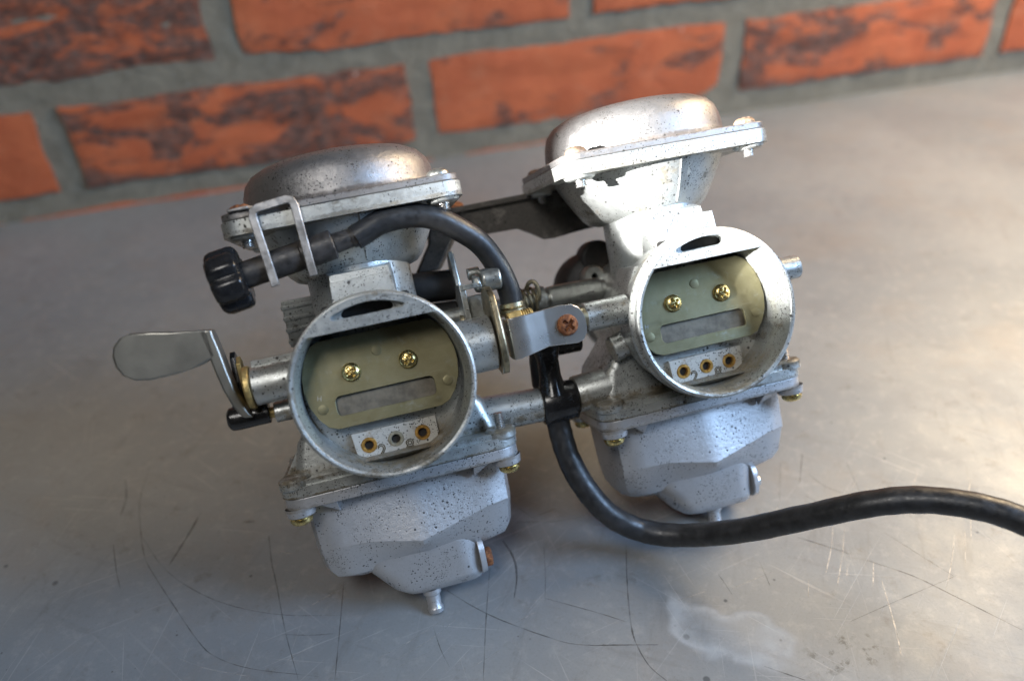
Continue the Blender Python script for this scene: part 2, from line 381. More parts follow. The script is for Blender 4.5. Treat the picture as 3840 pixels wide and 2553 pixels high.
class MB:
    def __init__(s): s.v = []; s.f = []
    def add(s, vs, fs):
        o = len(s.v); s.v += [tuple(p) for p in vs]; s.f += [tuple(i + o for i in f) for f in fs]; return s
    def lathe(s, prof, c=(0, 0, 0), axis=(0, 0, 1), seg=48, a0=0.0, a1=360.0):
        u, v, w = frame(axis); c = Vector(c); vs = []; fs = []; rows = []
        full = abs(a1 - a0) >= 359.9; m = seg if full else seg + 1
        for r, t in prof:
            if r < 1e-6: rows.append([len(vs)]); vs.append(c + w * t)
            else:
                row = []
                for k in range(m):
                    a = math.radians(a0 + (a1 - a0) * k / seg)
                    row.append(len(vs)); vs.append(c + w * t + u * (r * math.cos(a)) + v * (r * math.sin(a)))
                rows.append(row)
        for A, B in zip(rows, rows[1:]):
            n = seg
            for k in range(n):
                k2 = (k + 1) % m if full else k + 1
                if len(A) == 1 and len(B) == 1: continue
                if len(A) == 1: fs.append((A[0], B[k], B[k2]))
                elif len(B) == 1: fs.append((A[k], B[0], A[k2]))
                else: fs.append((A[k], B[k], B[k2], A[k2]))
        return s.add(vs, fs)
    def cyl(s, p0, p1, r, r2=None, ch=0.0, seg=32):
        p0 = Vector(p0); p1 = Vector(p1); L = (p1 - p0).length; r2 = r if r2 is None else r2
        return s.lathe([(0, 0), (r - ch, 0), (r, ch), (r2, L - ch), (r2 - ch, L), (0, L)] if ch else [(0, 0), (r, 0), (r2, L), (0, L)], p0, p1 - p0, seg)
    def loft(s, loops, cap=(True, True)):
        n = len(loops[0]); vs = [p for lp in loops for p in lp]; fs = []
        for i in range(len(loops) - 1):
            for k in range(n):
                fs.append((i * n + k, i * n + (k + 1) % n, (i + 1) * n + (k + 1) % n, (i + 1) * n + k))
        if cap[0]: fs.append(tuple(range(n))[::-1])
        if cap[1]: fs.append(tuple(range((len(loops) - 1) * n, len(loops) * n)))
        return s.add(vs, fs)
    def prism(s, outline, o, u, v, depth, holes=()):
        """outline in (u,v) plane from o, extruded along u x v by depth"""
        o = Vector(o); u = Vector(u); v = Vector(v); w = u.cross(v).normalized()
        polys = [outline] + list(holes); flat = [p for pl in polys for p in pl]
        tri = tessellate_polygon([[Vector((x, y, 0)) for x, y in pl] for pl in polys])
        n = len(flat)
        vs = [o + u * x + v * y for x, y in flat] + [o + u * x + v * y + w * depth for x, y in flat]
        fs = [t for t in tri] + [tuple(i + n for i in t[::-1]) for t in tri]
        k = 0
        for pl in polys:
            m = len(pl)
            for i in range(m): fs.append((k + i, k + (i + 1) % m, n + k + (i + 1) % m, n + k + i))
            k += m
        return s.add(vs, fs)
    def box(s, a, b): return s.prism([(a[0], a[1]), (b[0], a[1]), (b[0], b[1]), (a[0], b[1])], (0, 0, a[2]), (1, 0, 0), (0, 1, 0), b[2] - a[2])
    def tube(s, pts, r, seg=20, sub=8, caps=True, sq=None, up=None):
        P = smooth_path(pts, sub) if sub > 1 else [Vector(p) for p in pts]
        n = len(P); loops = []; prev = None
        for i, p in enumerate(P):
            d = (P[min(i + 1, n - 1)] - P[max(i - 1, 0)]).normalized()
            if prev is None:
                u, v, w = frame(d)
                if up is not None: u = (Vector(up) - d * Vector(up).dot(d)).normalized()
            else: u = (prev - d * prev.dot(d)).normalized()
            if up is not None: u = (Vector(up) - d * Vector(up).dot(d)).normalized()
            v = d.cross(u); prev = u
            rr = r(i / (n - 1)) if callable(r) else r
            if sq: loops.append([p + u * (sq[0] * a) + v * (sq[1] * b) for a, b in ((1, 1), (-1, 1), (-1, -1), (1, -1))])
            else: loops.append([p + u * (rr * math.cos(2 * math.pi * k / seg)) + v * (rr * math.sin(2 * math.pi * k / seg)) for k in range(seg)])
        return s.loft(loops, (caps, caps))
    def build(s, name, mat, parent=None, bevel=0.0, segs=2, angle=32, smooth=True, local=None):
        me = bpy.data.meshes.new(name)
        me.from_pydata(s.v, [], s.f)
        bm = bmesh.new(); bm.from_mesh(me)
        bmesh.ops.remove_doubles(bm, verts=bm.verts, dist=1e-4)
        bmesh.ops.dissolve_degenerate(bm, dist=1e-5, edges=bm.edges)
        bmesh.ops.recalc_face_normals(bm, faces=bm.faces)
        bm.to_mesh(me); bm.free()
        me.materials.append(MAT[mat] if isinstance(mat, str) else mat)
        if smooth:
            for p in me.polygons: p.use_smooth = True
            me.set_sharp_from_angle(angle=math.radians(angle))
        return place(name, me, parent, bevel, segs, angle, local)

def place(name, me, parent=None, bevel=0.0, segs=2, angle=32, local=None):
    o = bpy.data.objects.new(name, me); col.objects.link(o)
    if parent: o.parent = parent
    if local is not None: o.matrix_local = local
    if bevel:
        b = o.modifiers.new("bevel", 'BEVEL'); b.width = bevel; b.segments = segs
        b.limit_method = 'ANGLE'; b.angle_limit = math.radians(angle); b.harden_normals = False
        b.use_clamp_overlap = True
    return o

def text_mesh(name, cu):
    tmp = bpy.data.objects.new("tmp_text", cu); col.objects.link(tmp)
    dg = bpy.context.evaluated_depsgraph_get()
    me = bpy.data.meshes.new_from_object(tmp.evaluated_get(dg)); me.name = name
    bpy.data.objects.remove(tmp)
    o = bpy.data.objects.new(name, me); col.objects.link(o)
    return o

def screw_head(r, h, c, axis, rot=0.3, cross=True):
    """domed cross-slot screw head as a polar height field, plus the shank rim"""
    u, v, w = frame(axis); c = Vector(c); mb = MB(); seg = 56; rings = 16
    vs = []; fs = []
    def hz(x, y):
        q = math.hypot(x, y) / r; z = h * (1 - .62 * q ** 3.2) if q < .93 else h * (1 - .62 * q ** 3.2) - (q - .93) * 2.5 * h
        if cross:
            xr = x * math.cos(rot) + y * math.sin(rot); yr = -x * math.sin(rot) + y * math.cos(rot)
            wd = .15 * r; ln = .60 * r
            d = max(min(wd - abs(yr), ln - abs(xr)), min(wd - abs(xr), ln - abs(yr)), .22 * r - math.hypot(x, y))
            z -= .62 * h * max(0, min(1, d / (.07 * r) + .3)) if d > -.02 * r else 0
        return z
    vs.append(c + w * hz(0, 0))
    for i in range(1, rings + 1):
        q = r * (i / rings)
        for k in range(seg):
            a = 2 * math.pi * k / seg; x = q * math.cos(a); y = q * math.sin(a)
            vs.append(c + u * x + v * y + w * hz(x, y))
    for k in range(seg):
        fs.append((0, 1 + k, 1 + (k + 1) % seg))
        for i in range(rings - 1): fs.append((1 + i * seg + k, 1 + (i + 1) * seg + k, 1 + (i + 1) * seg + (k + 1) % seg, 1 + i * seg + (k + 1) % seg))
    mb.add(vs, fs)
    mb.lathe([(r, hz(r, 0)), (r, -.2), (0, -.2)], c, axis, seg)
    return mb

# ------------------------------------------------------------------ bench and wall
def world_obj(o): o.scale = (MM, MM, MM); return o

mb = MB()
bx0, bx1, by0, by1 = -420.0, 900.0, -260.0, 386.0
nx, ny = 66, 36
vs = []; fs = []
for j in range(ny + 1):
    for i in range(nx + 1):
        x = bx0 + (bx1 - bx0) * i / nx; y = by0 + (by1 - by0) * j / ny
        if j == ny: y = 384.0 + .022 * (x - 100) + 2.5
        vs.append((x, y, 0.0))
for j in range(ny):
    for i in range(nx): a = j * (nx + 1) + i; fs.append((a, a + 1, a + nx + 2, a + nx + 1))
mb.add(vs, fs)
mb.add([(bx0, by0, 0), (bx1, by0, 0), (bx1, by0, -3), (bx0, by0, -3)], [(0, 1, 2, 3)])
bench = world_obj(mb.build("bench_top", 'bench'))
bench["kind"] = "structure"
bench["label"] = "scratched grey zinc sheet bench top the carburettors stand on"
bench["category"] = "bench"

def strip(pts, w, z=.02):
    P = smooth_path([(x, y, z) for x, y in pts], 10); mbs = MB(); L = []
    n = len(P)
    for i, p in enumerate(P):
        d = (P[min(i + 1, n - 1)] - P[max(i - 1, 0)]).normalized(); s_ = Vector((-d.y, d.x, 0))
        ww = w * (.35 + .65 * math.sin(math.pi * min(1, max(.02, i / (n - 1)))) ** .5) * (.7 + .6 * random.random())
        L.append((p - s_ * ww * .5, p + s_ * ww * .5))
    vs = [q for a in L for q in a]; fs = [(2 * i, 2 * i + 1, 2 * i + 3, 2 * i + 2) for i in range(n - 1)]
    return mbs.add(vs, fs)
# worn lines on the sheet, the BRIGHT ones as painted highlights: (width, points)
DARK = [(0.45, [(-103.4, 92.8), (-104.9, 75.3), (-102.6, 58.5), (-98.9, 42.5), (-94.2, 32.2), (-84.7, 14.5), (-77.1, 0.9), (-70.8, -7.7), (-58.7, -16.0), (-36.9, -25.0)]), (0.35, [(-101.0, 52.7), (-92.1, 36.3), (-81.0, 23.0), (-67.1, 11.6), (-49.3, 2.3), (-28.1, -4.1)]), (0.5, [(-53.2, 39.4), (-52.0, 25.4), (-50.4, 16.2), (-47.4, -4.6), (-43.4, -24.5)]), (0.5, [(-26.7, 10.1), (-29.4, -9.7), (-32.0, -27.7)]), (1.1, [(-79.7, 60.0), (-83.4, 49.7), (-89.4, 35.6)]), (0.8, [(-63.9, 49.5), (-58.9, 48.6)]), (0.3, [(-60.7, 53.6), (-55.0, 53.5)]), (0.5, [(-48.4, -6.0), (-38.8, -9.0), (-31.5, -10.4)]), (0.45, [(-111.6, 52.1), (-108.5, 39.0), (-105.6, 29.4)]), (0.7, [(-112.7, 87.9), (-110.6, 77.0), (-111.3, 67.3)]), (0.5, [(24.9, 1.2), (21.9, -9.0), (18.3, -22.0), (13.6, -40.4)]), (0.55, [(8.3, -3.9), (15.9, -12.9), (23.9, -20.7), (36.5, -30.6), (47.1, -36.9), (70.8, -43.6)]), (0.7, [(75.2, -2.4), (69.3, -19.5), (65.3, -33.5), (64.2, -41.1), (65.3, -49.6), (68.6, -56.0)]), (1.0, [(32.2, 12.3), (34.1, 3.9), (33.4, -4.6), (30.3, -13.4)]), (0.3, [(46.6, 7.3), (43.3, -6.8), (40.0, -18.0)]), (0.45, [(40.5, -16.5), (55.7, -26.7), (64.2, -33.0)]), (0.5, [(39.0, 19.5), (52.5, 15.8), (63.8, 14.9)]), (0.5, [(44.9, 19.8), (55.3, 21.6)]), (0.5, [(41.8, 26.1), (45.9, 19.4)]), (0.35, [(1.4, -17.2), (2.4, -26.0), (4.1, -33.0)]), (0.4, [(53.6, -38.7), (70.9, -43.5)]), (0.7, [(136.1, -16.6), (146.1, -25.2), (150.0, -29.0)]), (0.6, [(153.6, -32.4), (164.4, -42.4), (171.4, -51.9), (184.0, -70.0)]), (0.4, [(156.3, 11.6), (158.9, 3.3), (163.7, -2.2)]), (0.4, [(149.6, 0.5), (152.1, -3.8)]), (0.35, [(117.7, -22.7), (116.1, -32.9)]), (0.4, [(101.5, -23.6), (102.2, -32.6)]), (0.35, [(166.6, -22.8), (173.5, -37.9), (177.5, -46.2)]), (0.3, [(134.3, -52.5), (153.5, -49.7), (178.5, -46.4)]), (0.3, [(149.4, 19.7), (138.7, 1.3)]), (0.4, [(174.2, 12.2), (169.6, -4.7)]), (0.5, [(160.3, 21.7), (150.7, 7.3)]), (0.5, [(99.6, -59.4), (104.1, -63.0), (109.3, -67.0)])]
BRIGHT = [(0.35, [(-82.7, -5.5), (-72.8, -12.0), (-63.3, -16.8), (-58.6, -18.9)]), (0.3, [(-51.7, -19.0), (-42.2, -14.6), (-34.4, -10.6)]), (0.5, [(-38.4, 3.1), (-30.0, 6.4)]), (0.5, [(-49.9, 30.5), (-45.1, 28.4)]), (0.3, [(-17.6, -23.7), (-7.5, -20.5), (4.1, -15.6)]), (0.25, [(-14.0, -26.4), (-0.8, -21.7), (9.1, -16.5)]), (0.2, [(-11.9, -28.6), (-1.5, -26.0)]), (0.25, [(28.4, -23.1), (36.7, -20.7)]), (0.2, [(38.5, -4.1), (49.6, -3.6)]), (0.25, [(37.0, 11.6), (47.2, 19.8)]), (0.2, [(11.3, -35.0), (21.5, -31.4)]), (0.55, [(150.8, -15.9), (144.4, -24.7), (136.7, -33.8)]), (0.55, [(154.3, -17.6), (147.2, -27.5), (137.8, -39.1)]), (0.4, [(155.2, -33.8), (148.5, -43.5)]), (0.6, [(153.4, -41.1), (149.1, -52.1), (145.0, -61.7), (142.2, -67.4)]), (0.3, [(189.4, -31.5), (181.7, -40.1), (170.7, -51.1)]), (0.3, [(194.7, -30.2), (184.3, -43.6)]), (0.3, [(200.4, -26.1), (193.2, -35.4)]), (0.3, [(130.3, -33.8), (125.9, -40.7)]), (0.3, [(173.9, 4.6), (165.3, -5.0)]), (0.35, [(140.0, 2.5), (134.4, -3.7)]), (0.3, [(146.4, -31.9), (142.4, -37.3)]), (0.25, [(83.5, -29.7), (94.5, -28.9)]), (0.25, [(103.1, -30.4), (120.0, -27.7)]), (0.3, [(213.8, -9.9), (208.6, -14.7)]), (0.3, [(197.0, -0.7), (190.3, -6.9)])]
for nm, mt, lst in (("dark_scratches", 'scratch', DARK), ("scratch_highlights", 'scratchlit', BRIGHT)):
    allm = MB()
    for w_, pts_ in lst:
        q_ = strip(pts_, w_ * .7); allm.add(q_.v, q_.f)
    so = allm.build(nm, mt, bench); so["kind"] = "stuff"

wall = bpy.data.objects.new("brick_wall", None); col.objects.link(wall)
wall["label"] = "orange brick wall with dark burnt patches behind the bench"
wall["category"] = "wall"
wall["kind"] = "thing"
wall.matrix_world = Matrix.Translation(Vector((100, 384.0, 0)) * MM) @ Matrix.Rotation(.022, 4, 'Z') @ Matrix.Scale(MM, 4)
BL, BH, JV, JH = 227.0, 54.0, 18.2, 17.6
X0, Z0 = -174.0 - 100, 18.4
mb = MB(); mb.box((-700, 1.5, -60), (1000, 40, 420)); mb.build("mortar_bed", 'mortar', wall, smooth=False)

def brick_mesh(seed, crease):
    rnd = random.Random(seed); nx, nz, ny = 30, 9, 2
    mb = MB(); vs = []; fs = []
    def jit(p, a, s): return (mnoise.noise(Vector((p[0] * s + seed * 9.1, p[1] * s, p[2] * s))) * a)
    idx = {}
    def V(x, y, z):
        k = (round(x, 2), round(y, 2), round(z, 2))
        if k in idx: return idx[k]
        ex = min(x, BL - x); ez = min(z, BH - z)
        p = [x, y, z]
        fy = 1 if y < 1 else 0
        p[0] += jit((x, z, 3), 2.2, .05) if ex < 1 else 0
        p[2] += (jit((x, z, 7), 3.0, .018) + jit((x, z, 11), 1.6, .12)) if ez < 1 else 0
        if fy:
            p[1] += jit((x, z, 1), 1.2, .03) + jit((x, z, 2), .7, .14)
            edge = min(ex, ez)
            if edge < 1: p[1] += .5 + abs(jit((x, z, 5), 1.1, .1))
            for (cz, amp, ph, dep, xa, xb) in crease:
                if xa < x < xb:
                    d = z - (cz + amp * math.sin(x * .035 + ph))
                    p[1] += dep * math.exp(-(d / 3.2) ** 2) - .4 * dep * math.exp(-((d - 7) / 5) ** 2)
        idx[k] = len(vs); vs.append(tuple(p)); return idx[k]
    gx = [0] + [BL * (i / nx) for i in range(1, nx)] + [BL]; gz = [0] + [BH * i / nz for i in range(1, nz)] + [BH]
    for i in range(nx):
        for j in range(nz):
            fs.append((V(gx[i], 0, gz[j]), V(gx[i + 1], 0, gz[j]), V(gx[i + 1], 0, gz[j + 1]), V(gx[i], 0, gz[j + 1])))
    D = 12.0
    for i in range(nx):
        fs.append((V(gx[i], 0, 0), V(gx[i], D, 0), V(gx[i + 1], D, 0), V(gx[i + 1], 0, 0)))
        fs.append((V(gx[i], 0, BH), V(gx[i + 1], 0, BH), V(gx[i + 1], D, BH), V(gx[i], D, BH)))
    for j in range(nz):
        fs.append((V(0, 0, gz[j]), V(0, 0, gz[j + 1]), V(0, D, gz[j + 1]), V(0, D, gz[j])))
        fs.append((V(BL, 0, gz[j]), V(BL, D, gz[j]), V(BL, D, gz[j + 1]), V(BL, 0, gz[j + 1])))
    return mb.add(vs, fs)
BURNT = {('A', 0): .9, ('A', 1): .95, ('A', 2): .55, ('A', 3): .12, ('B', 0): .05, ('B', 1): .85, ('B', 2): .5, ('B', 3): .74, ('B', 4): .1}
rows = {'C': (-1, -115.0), 'B': (0, 0.0), 'A': (1, -124.0), 'Z': (2, 0.0), 'Y': (3, -118.0)}
k = 0
for rn, (ri, off) in rows.items():
    for i in range(-1, 5):
        x = X0 + (i - 1) * (BL + JV) + off; z = Z0 + ri * (BH + JH)
        if x < -520 or x > 720: continue
        bn = BURNT.get((rn, i), random.Random(k * 3 + 1).choice((.1, .3, .6, .85)))
        cr = []
        if bn > .6: cr = [(30, 6, .8 + k, 2.0, 15, 205), (14, 4, 2.0, 1.0, 90, 215)]
        elif bn > .3: cr = [(36, 4, 1.0, 1.6, 30, 150)]
        b = brick_mesh(k + 3, cr).build("brick", 'brick', wall, 0, angle=50)
        b.location = (x, -1.0 * (k % 3) * .8, z + random.uniform(-.7, .7) - (4.0 if rn == 'C' and i > 2 else 0)); b.rotation_euler = (0, random.uniform(-.004, .004), 0)
        b["burnt"] = float(bn)
        k += 1

# ------------------------------------------------------------------ the carburettor pair
root = bpy.data.objects.new("carburettor_pair", None); col.objects.link(root)
root.scale = (MM, MM, MM)
root["label"] = "pair of weathered alloy motorcycle carburettors linked together, standing tilted on the bench"
root["category"] = "carburettor"
AX = ((0.99929, -0.007118, -0.037007), (0.025197, 0.856431, 0.515646), (0.028024, -0.516212, 0.856002))
MC = Matrix(AX).to_4x4(); MC.translation = (0, 0, HB)
RR = Matrix(((0.999693, -0.023501, 0.007823), (0.023692, 0.9994, -0.025253), (-0.007225, 0.025431, 0.99965))).to_4x4()
RR.translation = (105.204, 2.878, -1.616)
MR = MC @ RR
ID = Matrix.Identity(4)

def body_mesh(side):
    b = MB()
    # intake bell: outer skin, rolled lip, inner wall
    b.lathe([(24.9, 22), (25.0, 11), (25.4, 8.4), (27.0, 7.2), (27.3, 6.2), (26.9, 5.3), (26.0, 4.8), (25.9, 3.6), (26.7, 3.0), (27.0, 1.2), (26.75, .35), (26.1, 0), (25.4, .2),
             (25.0, .9), (24.9, 4.6), (24.3, 5.6), (24.2, 12.0), (24.0, 16.6)], axis=(0, 1, 0), seg=96)
    # floor of the bell around the choke opening
    b.prism(circ(0, 0, 24.5, 72), (0, 16.4, 0), (1, 0, 0), (0, 0, 1), -1.4, [OPEN])
    b.loft([[(x, 16.4, z) for x, z in OPEN], [(x * .97, 34, z * .97) for x, z in OPEN]], (False, False))
    # bridge over the top with its air slot
    seg_out = [(26.2 * math.cos(math.radians(a)), 26.2 * math.sin(math.radians(a))) for a in [42.2 + 95.6 * i / 32 for i in range(33)]]
    b.prism(seg_out, (0, .06, 0), (1, 0, 0), (0, 0, 1), -7.0, [SLOT])
    b.prism(SLOT, (0, 3.0, 0), (1, 0, 0), (0, 0, 1), -3.5, [SLOT2])
    # barrel, throttle body, engine spigot
    b.lathe([(24.6, 19), (22.8, 30), (21.5, 52), (21.5, 66), (19.3, 67), (19.3, 76), (20.6, 77.5), (20.6, 82), (19, 84), (16.5, 84), (16.2, 40), (0, 40)], axis=(0, 1, 0), seg=64)
    # slide tube and neck
    b.lathe([(17.2, 12), (17.0, 36)], (0, 41, 0), seg=56)
    b.loft([[(-10.2, 10.5, 20), (10.2, 10.5, 20), (10.2, 32, 20), (-10.2, 32, 20)],
            [(-9.2, 10.8, 27.4), (9.2, 10.8, 27.4), (9.2, 32, 27.4), (-9.2, 32, 27.4)],
            [(-9.0, 11.2, 31.6), (9.0, 11.2, 31.6), (8.8, 32, 32.4), (-8.8, 32, 32.4)]])
    b.loft([[(-9.5, 14, 22), (9.5, 14, 22), (11, 34, 22), (-11, 34, 22)], [(-9.0, 19, 34), (9.0, 19, 34), (11, 34, 36), (-11, 34, 36)]])
    # vacuum chamber
    b.lathe([(12, 33.2), (17.0, 33.4), (20.2, 34.5), (22.4, 36.6), (25.4, 41.6), (28.6, 47.4), (30.4, 51.2)], (0, 46, 0), seg=72)
    # parting line ridge on the chamber
    b.tube([(4.0, 46 - 30.0, 50.6), (3.7, 46 - 25.3, 41.9), (3.3, 46 - 22.3, 36.9)], .35, 8, 4)
    # chamber flange with four ears
    b.prism(EARS, (0, 46, 50.6), (1, 0, 0), (0, 1, 0), 4.4)
    for sx in (-1, 1):
        for sy in (-1, 1):
            b.lathe([(0, 49.2), (4.0, 49.2), (4.8, 49.6), (5.8, 51.4), (6.2, 53)], (sx * 30.1, 46 + sy * 26, 0), (0, 0, 1), 32)
    # lower housing and float chamber flange
    b.loft([[(x, y, -25.5) for x, y in rrect(-33.5, 33.5, 27, 60, 4)], [(x, y, -16) for x, y in rrect(-31, 31, 28, 58, 4)], [(x, y, -4) for x, y in rrect(-21, 21, 28, 56, 4)]])
    b.prism(rrect(-38, 38, 18.2, 63, 7), (0, 0, -30.2), (1, 0, 0), (0, 1, 0), 3.3)
    b.prism(rrect(-37.2, 37.2, 19.4, 62, 6), (0, 0, -27.0), (1, 0, 0), (0, 1, 0), 1.9)
    for sx in (-1, 1):
        for yy in (23.0, 57.5):
            b.cyl((sx * 33, yy, -28), (sx * 33, yy, -24.2), 5.0, ch=.7, seg=28)
    b.box((-8, 17.4, -30.0), (9, 19, -25.6))
    b.prism([(0, 0), (9, 0), (6, 9)], (-39.5 + 3, 33, -25.5), (1, 0, 0), (0, 0, 1), -6)
    # cast webs under the bell
    b.loft([[(-10, 8, -22), (10, 8, -22), (12, 30, -22), (-12, 30, -22)], [(-8, 18.5, -27), (8, 18.5, -27), (12, 30, -27), (-12, 30, -27)]])
    if side == 'left':
        b.cyl((-24.2, 15, 6.5), (-37.2, 15, 6.5), 5.8, ch=.35, seg=40)
        b.box((-36.6, 15.5, 10.6), (-22.5, 20, 13.9))
        b.cyl((24.2, 16, 3.9), (35.6, 16, 3.9), 8.6, ch=.35, seg=48)
        b.lathe([(6.1, 0), (5.9, 22.6), (5.6, 23), (0, 23)], (27.4, 35, -21.2), (1, 0, -.052), 40)
        b.cyl((18, 35, -20.8), (30, 35, -21.3), 7.0, ch=.3, seg=40)
        b.cyl((-24.5, 20, -3), (-33.5, 20, -3), 3.2, ch=.25, seg=28)
    else:
        b.lathe([(0, 3.5), (3.4, 3.5), (3.6, 0), (4.4, 0), (4.7, .4), (4.8, 14.6), (0, 14.6)], (-38.8, 15, 5.9), (1, 0, 0), 40)
        b.cyl((24.2, 15, 7.6), (38.0, 15, 7.6), 4.0, ch=.3, seg=36)
        b.lathe([(0, 0), (6.3, 0), (6.5, .4), (6.9, 22), (0, 22)], (-41.3, 34, -21.6), (1, .03, .02), 40)
        b.cyl((-28, 26, -8), (-20, 26, -6), 4.5, ch=.4, seg=28)
    return b

# outline of the choke opening (slightly larger than the plate) and of the air slot
PL = [(17.0, 15.6), (19.4, 14.2), (21.8, 10.4), (23.2, 5.6), (23.4, 1.4), (22.6, -3.4), (20.7, -7.4), (18.3, -10.2), (15.6, -11.3)]
PLATE = PL + [(-x, z) for x, z in reversed(PL)]
OPEN = [(18.2, 18.6), (20.6, 14.6), (22.4, 10.6), (23.8, 5.6), (23.9, 1.4), (23.1, -3.5), (21.2, -7.6), (18.8, -10.6), (15.8, -11.9)]
OPEN = OPEN + [(-x, z) for x, z in reversed(OPEN)]
SLOT = [(-10.6, 21.4), (-9.8, 20.75), (9.8, 20.75), (10.7, 21.5), (10.2, 22.1)] + [(24.0 * math.cos(math.radians(a)), 24.0 * math.sin(math.radians(a)) + .35) for a in range(68, 114, 4)] + [(-10.3, 22.2)]
SLOT2 = [(-7.6, 21.3), (-7.0, 20.85), (6.8, 20.85), (7.6, 21.5), (7.5, 22.3), (6.6, 23.2), (3.4, 23.9), (0, 24.1), (-3.4, 23.9), (-6.6, 23.2), (-7.5, 22.2)]
EARS = hull(circ(0, 0, 33.2, 64) + [p for sx in (-1, 1) for sy in (-1, 1) for p in circ(sx * 30.2, sy * 26, 6.2, 24)])
EARS2 = hull(circ(0, 0, 32.6, 64) + [p for sx in (-1, 1) for sy in (-1, 1) for p in circ(sx * 30.0, sy * 26, 5.8, 24)])

def bowl_mesh():
    b = MB()
    # gasket flange with corner bosses
    b.prism(rrect(-37.6, 37.6, 18.6, 62.6, 7), (0, 0, -34.0), (1, 0, 0), (0, 1, 0), 3.5)
    for sx in (-1, 1):
        for yy in (23.0, 57.5):
            b.lathe([(0, -36.6), (4.0, -36.6), (4.4, -36.2), (4.7, -33.6)], (sx * 33.2, yy, 0), (0, 0, 1), 28)
        # triangular gusset beside the front boss
        xa = sx * 27.2; xb = sx * 21.8
        b.add([(xa, 19.6, -33.9), (xb, 19.6, -33.9), (xb, 26.5, -33.9), (xa, 26.5, -33.9), (xb, 25.2, -38.6), (xb, 26.5, -38.6)],
              [(0, 1, 2, 3), (0, 1, 4), (2, 3, 5), (0, 4, 5, 3), (1, 2, 5, 4)])
    def ring(z, w, fy, fl, fr, mid, back, cr=7):
        """closed loop: left side, wedge-shaped front with a crease at x=1.3, right side, rounded back"""
        pts = []
        def L(a, c, n):
            for i in range(n): t = i / n; pts.append((a[0] + (c[0] - a[0]) * t, a[1] + (c[1] - a[1]) * t))
        w2 = w; w = w + 1.2; A = (-w2, fl + 7); B_ = (-w2 + 1.6, fl + 2.2); C = (-w2 + 6.5, fl); D = (1.3, mid); E_ = (w - 7, fr); F = (w - 1.7, fr + 2.4); G = (w, fr + 8)
        L(A, B_, 2); L(B_, C, 2); L(C, D, 8); L(D, E_, 8); L(E_, F, 2); L(F, G, 2); L(G, (w, back - 7), 4)
        L((w, back - 7), (w - 2, back - 2), 2); L((w - 2, back - 2), (w - 7, back), 2); L((w - 7, back), (-w2 + 7, back), 8)
        L((-w2 + 7, back), (-w2 + 2, back - 2), 2); L((-w2 + 2, back - 2), (-w2, back - 7), 2); L((-w2, back - 7), A, 4)
        return [(x, y, z(x, y) if callable(z) else z) for x, y in pts]
    lo = []
    lo.append(ring(-33.8, 33.2, 0, 26.2, 27.2, 25.6, 60))
    lo.append(ring(-38.0, 32.8, 0, 26.2, 27.6, 25.0, 60))
    # lower edge of the front facets: drops at the crease, climbs to the right
    zf = lambda x, y: (-50.8 - 3.2 * max(0, 1 - abs(x - 1.3) / 16.0) if x < 1.3 else -54.0 + 4.6 * min(1, (x - 1.3) / 24.0)) if y < 40 else -51.0
    lo.append(ring(zf, 32.3, 0, 26.4, 26.6, 21.9, 59))
    zf2 = lambda x, y: zf(x, y) - 1.6
    lo.append(ring(zf2, 32.2, 0, 27.2, 27.8, 23.0, 59))
    lo.append(ring(-59.0, 31.3, 0, 29.6, 30.6, 28.6, 58))
    lo.append(ring(-62.2, 29.6, 0, 31.6, 32.8, 31.6, 57))
    lo.append(ring(-63.9, 26.4, 0, 34.4, 35.6, 35.0, 54))
    b.loft(lo, (True, True))
    # sump with the drain screw boss
    def oval(x0, x1, y0, y1, z, r): return [(x, y, z) for x, y in rrect(x0, x1, y0, y1, r, 5)]
    b.loft([oval(-21, 19.5, 29.4, 54, -58, 8), oval(-18.8, 19.4, 29.6, 53.5, -63.0, 8), oval(-15.2, 19.3, 30.2, 52, -67.6, 8), oval(-11.4, 19.2, 31.6, 50.5, -72.2, 6.5), oval(-8, 19.1, 34.0, 48, -75.0, 5.5), oval(-4, 18.6, 36.4, 46, -76.2, 4)])
    b.loft([[(18.6, y, z) for y, z in rrect(31.4, 48, -74.6, -61, 5, 5)], [(20.6, y, z) for y, z in rrect(31.8, 47.6, -74.3, -61, 5, 5)]])
    return b

